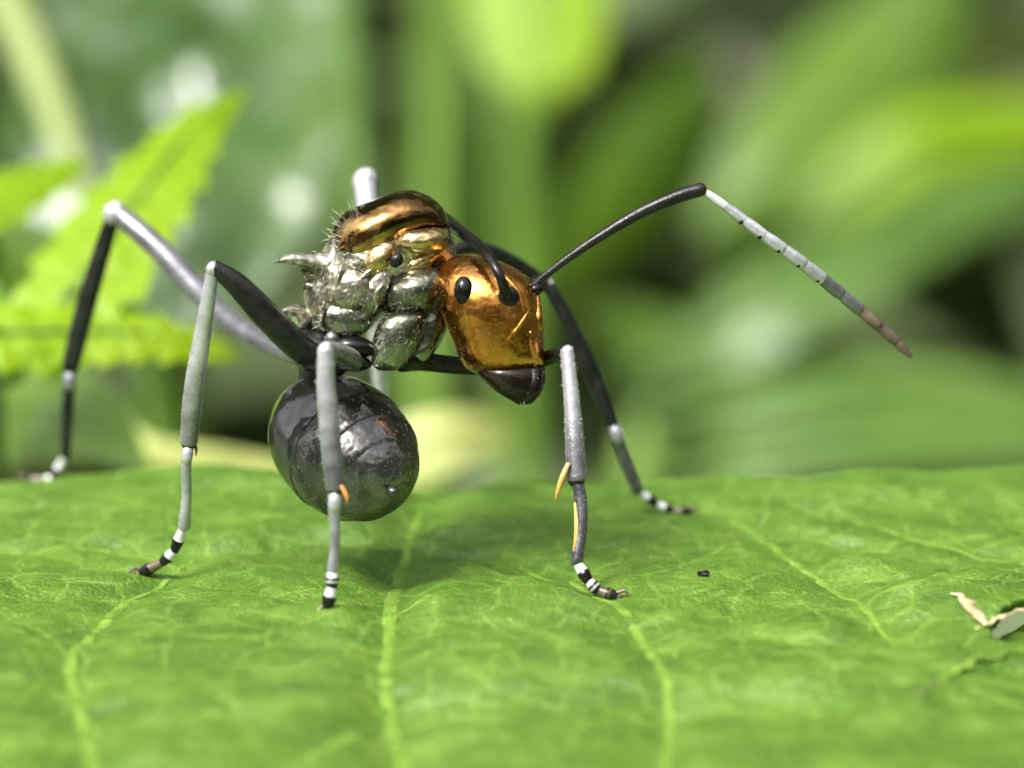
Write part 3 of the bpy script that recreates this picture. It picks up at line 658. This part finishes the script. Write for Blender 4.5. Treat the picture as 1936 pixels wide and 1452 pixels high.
# ---- eyes, spurs, hair: children of the ant
def child_from(fn, name, mat):
    n0 = len(PARTS); fn(); V, F = PARTS[n0][0], PARTS[n0][1]; del PARTS[n0:]
    return mesh_obj(name, V, F, mat, ant)
child_from(lambda: blob(878, 551, head_d(880, 551) + 0.006, (29, 20, 19), None, ang=84), 'eye', 'eye')
child_from(lambda: blob(1012, 540, 0.02, (20, 10, 24), None, ang=84), 'eye', 'eye')
tb = legD[0][-1]
child_from(lambda: tube([(1074, 878, tb[2] - 0.012), (1064, 900, tb[2] - 0.016), (1056, 925, tb[2] - 0.016), (1050, 946, tb[2] - 0.012)], [4.5, 5.5, 4.5, 0.8], None, seg=12), 'tibial_spur', 'amber')
m0, m1, m2 = legD[1][1], legD[1][2], legD[1][3]
child_from(lambda: tube([(m0[0] - 10, m0[1] + 4, m0[2] - 0.004), (m1[0] - 8, m1[1], m1[2] - 0.004), (m2[0] - 5, m2[1] - 4, m2[2] - 0.004)], [3.5, 5.5, 3], None, seg=12), 'cleaning_comb', 'amber')
tc_ = legC[0][-1]
child_from(lambda: tube([(646, 920, tc_[2] - 0.01), (655, 938, tc_[2] - 0.012), (656, 952, tc_[2] - 0.01)], [4, 4, 0.8], None, seg=12), 'tibial_spur', 'amber')
tb_ = legB[0][-1]
child_from(lambda: tube([(368, 838, tb_[2]), (371, 850, tb_[2]), (370, 862, tb_[2])], [3, 3, 0.8], None, seg=10), 'tibial_spur', 'horn')

HV, HF = [], []
def hair(p, dirv, L, r):
    t = dirv.normalized(); u = t.orthogonal().normalized(); v = t.cross(u); b = len(HV)
    bend = Uv * (-0.12 * L)
    for k, (s, q) in enumerate(((0, 1.0), (0.5, 0.7))):
        c = p + t * (L * s) + bend * s * s
        for j in range(3): HV.append(c + (u * math.cos(2.094 * j) + v * math.sin(2.094 * j)) * r * q)
    HV.append(p + t * L + bend)
    for j in range(3):
        k = (j + 1) % 3; HF.append((b + j, b + k, b + 3 + k, b + 3 + j)); HF.append((b + 3 + j, b + 3 + k, b + 6))
vs = body_me.vertices
pix = []
for v in vs:
    w = v.co + ant.location; e = w - Cm; z = e.dot(Fv); pix.append((968 + FPX * e.dot(Rv) / z, 726 - FPX * e.dot(Uv) / z))
pix = np.array(pix)
def hairs_in(x0, x1, y0, y1, count, lo, hi, up=0.6, rr=0.75):
    idx = np.nonzero((pix[:, 0] > x0) & (pix[:, 0] < x1) & (pix[:, 1] > y0) & (pix[:, 1] < y1))[0]
    if len(idx) == 0: return
    for i in rng.choice(idx, count):
        v = vs[int(i)]; nrm = v.normal
        d = nrm + Uv * up * 0.4 + Vector(rng.normal(0, 0.25, 3)); L = rng.uniform(lo, hi) * K()
        hair(v.co + ant.location - nrm * 0.001, d, L, rr * K())
hairs_in(622, 690, 385, 450, 55, 14, 36, 0.6, 0.5)
hairs_in(600, 720, 440, 620, 60, 8, 20)
for tib in (legB[0], legC[0], legD[0], legA[0], legE[0]):
    x = [p[0] for p in tib]; y = [p[1] for p in tib]
    hairs_in(min(x) - 24, max(x) + 24, min(y), max(y), 120, 4, 8, 0.0, 0.4)
hairs_in(900, 1030, 706, 770, 24, 5, 10, -1.0, 0.4)
h = mesh_obj('hair', HV, HF, 'hair', ant); h['kind'] = 'stuff'
# close-lying down: short fine hairs pressed to the cuticle
poly_c = np.empty(len(body_me.polygons) * 3); body_me.polygons.foreach_get('center', poly_c); poly_c = poly_c.reshape(-1, 3) + np.array(ant.location)
poly_n = np.empty(len(body_me.polygons) * 3); body_me.polygons.foreach_get('normal', poly_n); poly_n = poly_n.reshape(-1, 3)
poly_a = np.empty(len(body_me.polygons)); body_me.polygons.foreach_get('area', poly_a)
poly_m = np.empty(len(body_me.polygons), dtype=np.int32); body_me.polygons.foreach_get('material_index', poly_m)
facing = (poly_n @ np.array(Fv)) < 0.15
def down(mat_names, count, lo, hi, flow, rr):
    ok = np.isin(poly_m, [mats.index(k) for k in mat_names if k in mats]) & facing
    idx = np.nonzero(ok)[0]; w = poly_a[idx] / poly_a[idx].sum()
    for i in rng.choice(idx, count, p=w):
        nrm = Vector(poly_n[i]); t = flow + Vector(rng.normal(0, 0.35, 3)); t = (t - nrm * t.dot(nrm)).normalized()
        side = nrm.cross(t); c = Vector(poly_c[i]) + (t * rng.uniform(-1, 1) + side * rng.uniform(-1, 1)) * math.sqrt(poly_a[i]) * 0.5
        hair(c, t + nrm * rng.uniform(0.12, 0.4), rng.uniform(lo, hi) * K(), rr * K())
HV, HF = [], []
down(('silver', 'coxa'), 900, 6, 12, Rv * -0.6 - Uv, 0.26)
down(('tergite',), 500, 4, 7, ga, 0.18)
down(('leg',) + TONES, 1200, 3, 6, -Uv, 0.2)
h = mesh_obj('down', HV, HF, 'hair', ant); h['kind'] = 'stuff'
HV, HF = [], []
down(('gold', 'pale_gold'), 500, 3, 6, -Uv + Rv * 0.3, 0.2)
h = mesh_obj('golden_down', HV, HF, 'gold_hair', ant); h['kind'] = 'stuff'

# ================================================================== surroundings
def set_struct(o): o['kind'] = 'structure'; return o
R_ = 9000.0
gV = [(R_ * math.cos(2 * math.pi * i / 64), R_ * math.sin(2 * math.pi * i / 64), SOIL) for i in range(64)]
set_struct(mesh_obj('ground', gV, [tuple(range(64))], 'soil', smooth=False))

def leaf_sheet(spine, halfw, n=36, m=14, fold=0.15, tilt=0.0, wave=0.03, serr=0, serr_amp=0.12, seed=0, droop=0.0, flat=False):
    """leaf blade along a spine of (px, py, d) with half widths px; cupped, wavy, optionally serrated"""
    A = catmull([(*P(*p), w * K(p[2])) for p, w in zip(spine, halfw)], n); V, F = [], []
    for i in range(n):
        c = Vector(A[i][:3]); w = max(A[i][3], 1e-3); t = (Vector(A[min(i + 1, n - 1)][:3]) - Vector(A[max(i - 1, 0)][:3])).normalized()
        lat = t.cross(Vector((0, 0, -1))) if flat else t.cross(Fv)
        if lat.length < 1e-3: lat = Rv.copy()
        lat.normalize(); nrm = lat.cross(t).normalized()
        lat = (lat * math.cos(tilt) + nrm * math.sin(tilt)).normalized(); nrm = lat.cross(t).normalized()
        ws = w
        if serr:
            ph = (i / (n - 1) * serr) % 1.0; ws = w * (1 - serr_amp * ph)
        for j in range(m + 1):
            s = 2 * j / m - 1
            p = c + lat * (ws * s) + nrm * (fold * w * abs(s) ** 1.4) - Uv * (droop * w * s * s)
            p += nrm * wave * w * mnoise.noise(p * (2.2 / max(w, 0.05)) + Vector((seed, 0, 0)))
            V.append(p)
    for i in range(n - 1):
        for j in range(m):
            a = i * (m + 1) + j; F.append((a, a + 1, a + m + 2, a + m + 1))
    return V, F
def bg_leaf(parent, spine, halfw, mat, name='leaf', rib=None, ribw=0.06, **kw):
    V, F = leaf_sheet(spine, halfw, **kw)
    o = mesh_obj(name, V, F, mat, parent)
    if rib:
        n = kw.get('n', 36); m = kw.get('m', 14); mid = [V[i * (m + 1) + m // 2] for i in range(0, n, 3)]
        rr = [max(0.2, 1 - i / len(mid)) * ribw for i in range(len(mid))]
        VV, FF = tube_world(mid, rr, seg=10, n=len(mid) * 2, caps=2)
        mesh_obj('midrib', VV, FF, rib, o)
    return o
def stem(parent, pts, rad, mat='stalk', name='stem'):
    """pts: (px, py, d); goes on down to the soil"""
    W_ = [P(*p) for p in pts]; l = W_[-1]
    W_ += [l + Vector((0.05, 0.1, (SOIL - l.z) * 0.5)), Vector((l.x + 0.1, l.y + 0.2, SOIL - 0.1))]
    R2 = list(rad) + [rad[-1] * 1.1, rad[-1] * 1.25]
    V, F = tube_world(W_, R2, seg=12, n=10 * len(W_), caps=2); mesh_obj(name, V, F, mat, parent)

def plant(name, anchor, label, cat='plant', group=None):
    w = P(*anchor); return empty(name, (w.x + 0.1, w.y + 0.2, SOIL), label, cat, group)

# quilted dark leaf, behind the ant's raised hind knee
p = plant('quilted_plant', (250, 700, 5.2), 'plant with one big quilted dark green leaf and a pale midrib, behind the lime leaf')
bg_leaf(p, [(330, 640, 4.2), (330, 480, 4.3), (330, 280, 4.6), (330, 60, 5.0), (330, -180, 5.5), (340, -420, 6.2)], [60, 230, 335, 335, 310, 200], 'deep', fold=0.10, wave=0.22, n=44, m=22, seed=3, droop=0.0)
V, F = tube_world([P(170, 420, 4.25), P(130, 290, 4.4), P(70, 130, 4.65), P(0, -20, 4.95), P(-60, -160, 5.25)], [0.03, 0.04, 0.05, 0.055, 0.06], seg=12, n=30); mesh_obj('midrib', V, F, 'rib', p)
V, F = tube_world([P(690, 380, 4.4), P(672, 250, 4.6), P(660, 100, 4.9), P(650, -60, 5.2)], [0.02, 0.03, 0.035, 0.03], seg=10, n=30, flat=0.6); mesh_obj('leaf_margin', V, F, 'fresh', p)
stem(p, [(330, 560, 4.9), (320, 800, 5.2)], [0.06, 0.09])

# lime serrated leaf, left
p = plant('serrated_plant', (60, 760, 2.2), 'plant with bright lime saw-edged leaves beside the far hind leg of the ant')
bg_leaf(p, [(40, 690, 1.25), (160, 520, 1.35), (260, 375, 1.5), (365, 245, 1.7), (420, 200, 1.8), (468, 163, 1.9)], [80, 130, 116, 66, 34, 3], 'lime', rib='fresh', ribw=0.012, fold=0.10, wave=0.10, serr=9, serr_amp=0.26, n=90, seed=1, tilt=0.4)
bg_leaf(p, [(-140, 620, 1.15), (20, 628, 1.2), (150, 626, 1.25), (280, 630, 1.3), (380, 650, 1.35), (462, 676, 1.4)], [98, 98, 92, 72, 46, 4], 'lime', rib='fresh', ribw=0.010, fold=0.14, wave=0.12, serr=10, serr_amp=0.3, n=100, seed=2, tilt=0.75)
bg_leaf(p, [(-120, 420, 1.5), (0, 370, 1.6), (90, 330, 1.7), (165, 300, 1.8)], [80, 74, 50, 6], 'lime', fold=0.12, wave=0.1, serr=6, serr_amp=0.25, n=50, seed=12, tilt=0.5)
bg_leaf(p, [(-80, 500, 3.4), (60, 490, 3.4), (150, 500, 3.4)], [90, 80, 20], 'olive', fold=0.1, n=20, seed=8)
stem(p, [(20, 700, 1.4), (-40, 800, 1.8)], [0.03, 0.05])

# low olive leaf and yellow-edged blades just beyond the far rim of the standing leaf
p = plant('low_olive_plant', (120, 800, 2.0), 'low plant with a shaded olive leaf edged in yellow behind the far hind foot')
bg_leaf(p, [(-140, 780, 2.2), (40, 770, 2.0), (160, 800, 1.9), (270, 880, 1.8)], [130, 125, 90, 14], 'olive', rib='fresh', ribw=0.012, fold=0.12, n=40, seed=5, tilt=0.5)
bg_leaf(p, [(130, 700, 2.6), (210, 790, 2.4), (280, 850, 2.3), (420, 872, 2.2), (600, 890, 2.1)], [8, 22, 26, 26, 10], 'pale_leaf', fold=0.1, n=36, seed=6)
stem(p, [(-120, 800, 2.3), (-140, 900, 2.4)], [0.03, 0.05])

p = plant('yellow_plant', (840, 930, 3.6), 'plant with one pale yellowish leaf showing between the gaster and the mandibles')
bg_leaf(p, [(640, 900, 3.6), (760, 855, 3.5), (850, 825, 3.5), (930, 815, 3.6), (965, 812, 3.7)], [40, 62, 58, 36, 6], 'pale_leaf', rib='fresh', ribw=0.02, fold=0.12, n=32, seed=7, tilt=0.4)
stem(p, [(660, 900, 3.7), (650, 980, 3.8)], [0.04, 0.06])

# upright stalk and hanging lime leaf above the pronotum
p = plant('upright_plant', (830, 400, 9.0), 'tall plant with an upright olive stalk leaf rising behind the golden thorax')
bg_leaf(p, [(815, 560, 9.0), (820, 380, 9.0), (826, 200, 9.0), (832, 40, 9.0), (836, -160, 9.0)], [46, 60, 56, 54, 40], 'olive', rib='stalk', ribw=0.05, fold=0.25, n=32, seed=9, tilt=0.3)
bg_leaf(p, [(660, 460, 10.5), (655, 300, 10.5), (640, 140, 10.5), (626, -40, 10.5), (620, -160, 10.5)], [26, 36, 38, 34, 20], 'fresh', fold=0.2, n=24, seed=14, tilt=0.5)
stem(p, [(815, 540, 9.0), (810, 700, 9.0)], [0.06, 0.09])
p = plant('drooping_plant', (1010, 400, 11.0), 'tall plant with a translucent yellow-green leaf drooping above the ant head')
bg_leaf(p, [(1010, -190, 8.0), (1012, -60, 7.9), (1016, 60, 7.8), (1024, 150, 7.7), (1030, 205, 7.7)], [90, 128, 124, 86, 14], 'lime', rib='fresh', ribw=0.03, fold=0.12, n=36, seed=10)
stem(p, [(1010, -185, 8.0), (1000, -240, 9.5), (990, 0, 12.5), (985, 400, 13.0)], [0.04, 0.05, 0.07, 0.1])

# right side: large soft blades far behind
p = plant('broad_olive_plant', (1600, 600, 13.0), 'plant with broad olive green blades slanting behind the raised antenna')
bg_leaf(p, [(1340, 430, 12.0), (1450, 330, 12.0), (1560, 220, 12.2), (1680, 90, 12.5), (1790, -60, 12.8)], [40, 110, 140, 130, 60], 'olive', rib='stalk', ribw=0.05, fold=0.2, n=36, seed=15, tilt=0.2)
bg_leaf(p, [(1500, 430, 11.0), (1600, 350, 11.0), (1720, 270, 11.0), (1850, 240, 11.2), (2000, 230, 11.4)], [10, 60, 74, 70, 50], 'lime', rib='fresh', ribw=0.04, fold=0.15, n=36, seed=16, tilt=0.4)
bg_leaf(p, [(1040, 560, 14.0), (1160, 400, 14.0), (1260, 260, 14.2), (1360, 120, 14.5)], [40, 95, 95, 30], 'olive', fold=0.2, n=30, seed=17, tilt=-0.4)
stem(p, [(1400, 420, 12.4), (1420, 700, 12.8)], [0.08, 0.12])
p = plant('fresh_green_plant', (1700, 760, 9.0), 'plant with long fresh green glossy blades arching behind the antenna tip')
bg_leaf(p, [(1180, 720, 8.6), (1330, 640, 8.4), (1480, 560, 8.4), (1640, 470, 8.6), (1820, 380, 9.0), (2000, 330, 9.4)], [30, 80, 96, 92, 80, 50], 'fresh', rib='fresh', ribw=0.05, fold=0.15, n=40, seed=18, tilt=0.7, wave=0.12)
bg_leaf(p, [(1240, 800, 7.6), (1400, 770, 7.4), (1580, 740, 7.4), (1780, 740, 7.6), (2000, 770, 7.8)], [20, 70, 96, 100, 80], 'fresh', rib='fresh', ribw=0.05, fold=0.12, n=40, seed=19, tilt=0.9, wave=0.14)
bg_leaf(p, [(1100, 600, 10.0), (1200, 640, 9.8), (1310, 690, 9.6), (1420, 760, 9.6)], [20, 60, 66, 10], 'olive', fold=0.2, n=30, seed=20, tilt=-0.4)
bg_leaf(p, [(1250, 900, 6.0), (1400, 880, 5.8), (1600, 850, 5.8), (1800, 835, 6.0), (2000, 830, 6.2)], [10, 40, 56, 60, 50], 'fresh', rib='fresh', ribw=0.03, fold=0.15, n=36, seed=21, tilt=0.8, wave=0.12)
stem(p, [(1230, 800, 9.2), (1200, 950, 9.2)], [0.07, 0.1])
# leaf under the torn right margin
p = plant('lower_plant', (1900, 1500, -0.4), 'plant with a shaded green leaf showing through the torn notch in the broad leaf')
def low(px, py, z): return (px, py, depth_of(on_plane(px, py, z)))
bg_leaf(p, [low(1720, 1750, -0.05), low(1830, 1600, -0.04), low(1930, 1450, -0.035), low(2030, 1320, -0.035), low(2150, 1200, -0.035), low(2260, 1130, -0.05)], [70, 200, 240, 240, 200, 60], 'blade', rib='vein', ribw=0.02, fold=-0.04, n=40, seed=22, flat=True)
stem(p, [(2060, 1200, 0.15), (2100, 1400, 0.2)], [0.03, 0.05])

# far foliage all round the clearing: a wood edge nobody could count
def foliage(name, count, r0, r1, a0, a1, zlo, zhi, s0, s1, seed):
    rs = np.random.RandomState(seed); V, F = [], []
    for _ in range(count):
        a = rs.uniform(a0, a1); r = rs.uniform(r0, r1); c = Vector((r * math.sin(a), r * math.cos(a), rs.uniform(zlo, zhi)))
        L = rs.uniform(s0, s1); wd = L * rs.uniform(0.25, 0.42)
        t = Vector((rs.normal(0, 0.7), rs.normal(0, 0.7), rs.normal(-0.2, 0.6))).normalized()
        u = t.cross(Vector((rs.normal(), rs.normal(), rs.normal() + 1.0))).normalized(); nn = t.cross(u); b = len(V)
        V += [c - t * L, c - t * L * 0.3 + u * wd - nn * wd * 0.2, c - t * L * 0.3 - u * wd - nn * wd * 0.2, c - t * L * 0.3 + nn * wd * 0.25, c + t * L * 0.4 + u * wd * 0.8 - nn * wd * 0.2, c + t * L * 0.4 - u * wd * 0.8 - nn * wd * 0.2, c + t * L * 0.4 + nn * wd * 0.25, c + t * L]
        F += [(b, b + 1, b + 3), (b, b + 3, b + 2), (b + 1, b + 4, b + 6, b + 3), (b + 3, b + 6, b + 5, b + 2), (b + 4, b + 7, b + 6), (b + 6, b + 7, b + 5)]
    o = mesh_obj(name, V, F, 'hedge'); o['kind'] = 'stuff'; return o
f1 = foliage('far_foliage', 8000, 36, 62, -0.8, 1.1, SOIL, 58, 1.4, 3.8, 31)
f2 = foliage('surrounding_foliage', 4600, 44, 64, 1.1, 2 * math.pi - 1.75, SOIL, 17, 1.5, 4.0, 32)
# taller clumps of branches behind the lens, with sky between them
def clumps(name, n_clumps, per, a0, a1, seed):
    rs = np.random.RandomState(seed); V, F = [], []
    for _ in range(n_clumps):
        a = rs.uniform(a0, a1); r = rs.uniform(48, 62); cc = Vector((r * math.sin(a), r * math.cos(a), rs.uniform(14, 40))); rad = rs.uniform(3.5, 8)
        for _ in range(per):
            c = cc + Vector(rs.normal(0, 1, 3)) * rad * 0.6; L = rs.uniform(1.6, 4.0); wd = L * 0.34
            t = Vector((rs.normal(0, 0.7), rs.normal(0, 0.7), rs.normal(-0.2, 0.6))).normalized()
            u = t.cross(Vector((rs.normal(), rs.normal(), rs.normal() + 1.0))).normalized(); nn = t.cross(u); b = len(V)
            V += [c - t * L, c + u * wd - nn * wd * 0.2, c - u * wd - nn * wd * 0.2, c + nn * wd * 0.25, c + t * L]
            F += [(b, b + 1, b + 3), (b, b + 3, b + 2), (b + 1, b + 4, b + 3), (b + 3, b + 4, b + 2)]
    o = mesh_obj(name, V, F, 'hedge'); o['kind'] = 'stuff'; return o
f3 = clumps('branch_foliage', 42, 90, 1.1, 2 * math.pi - 1.75, 33)
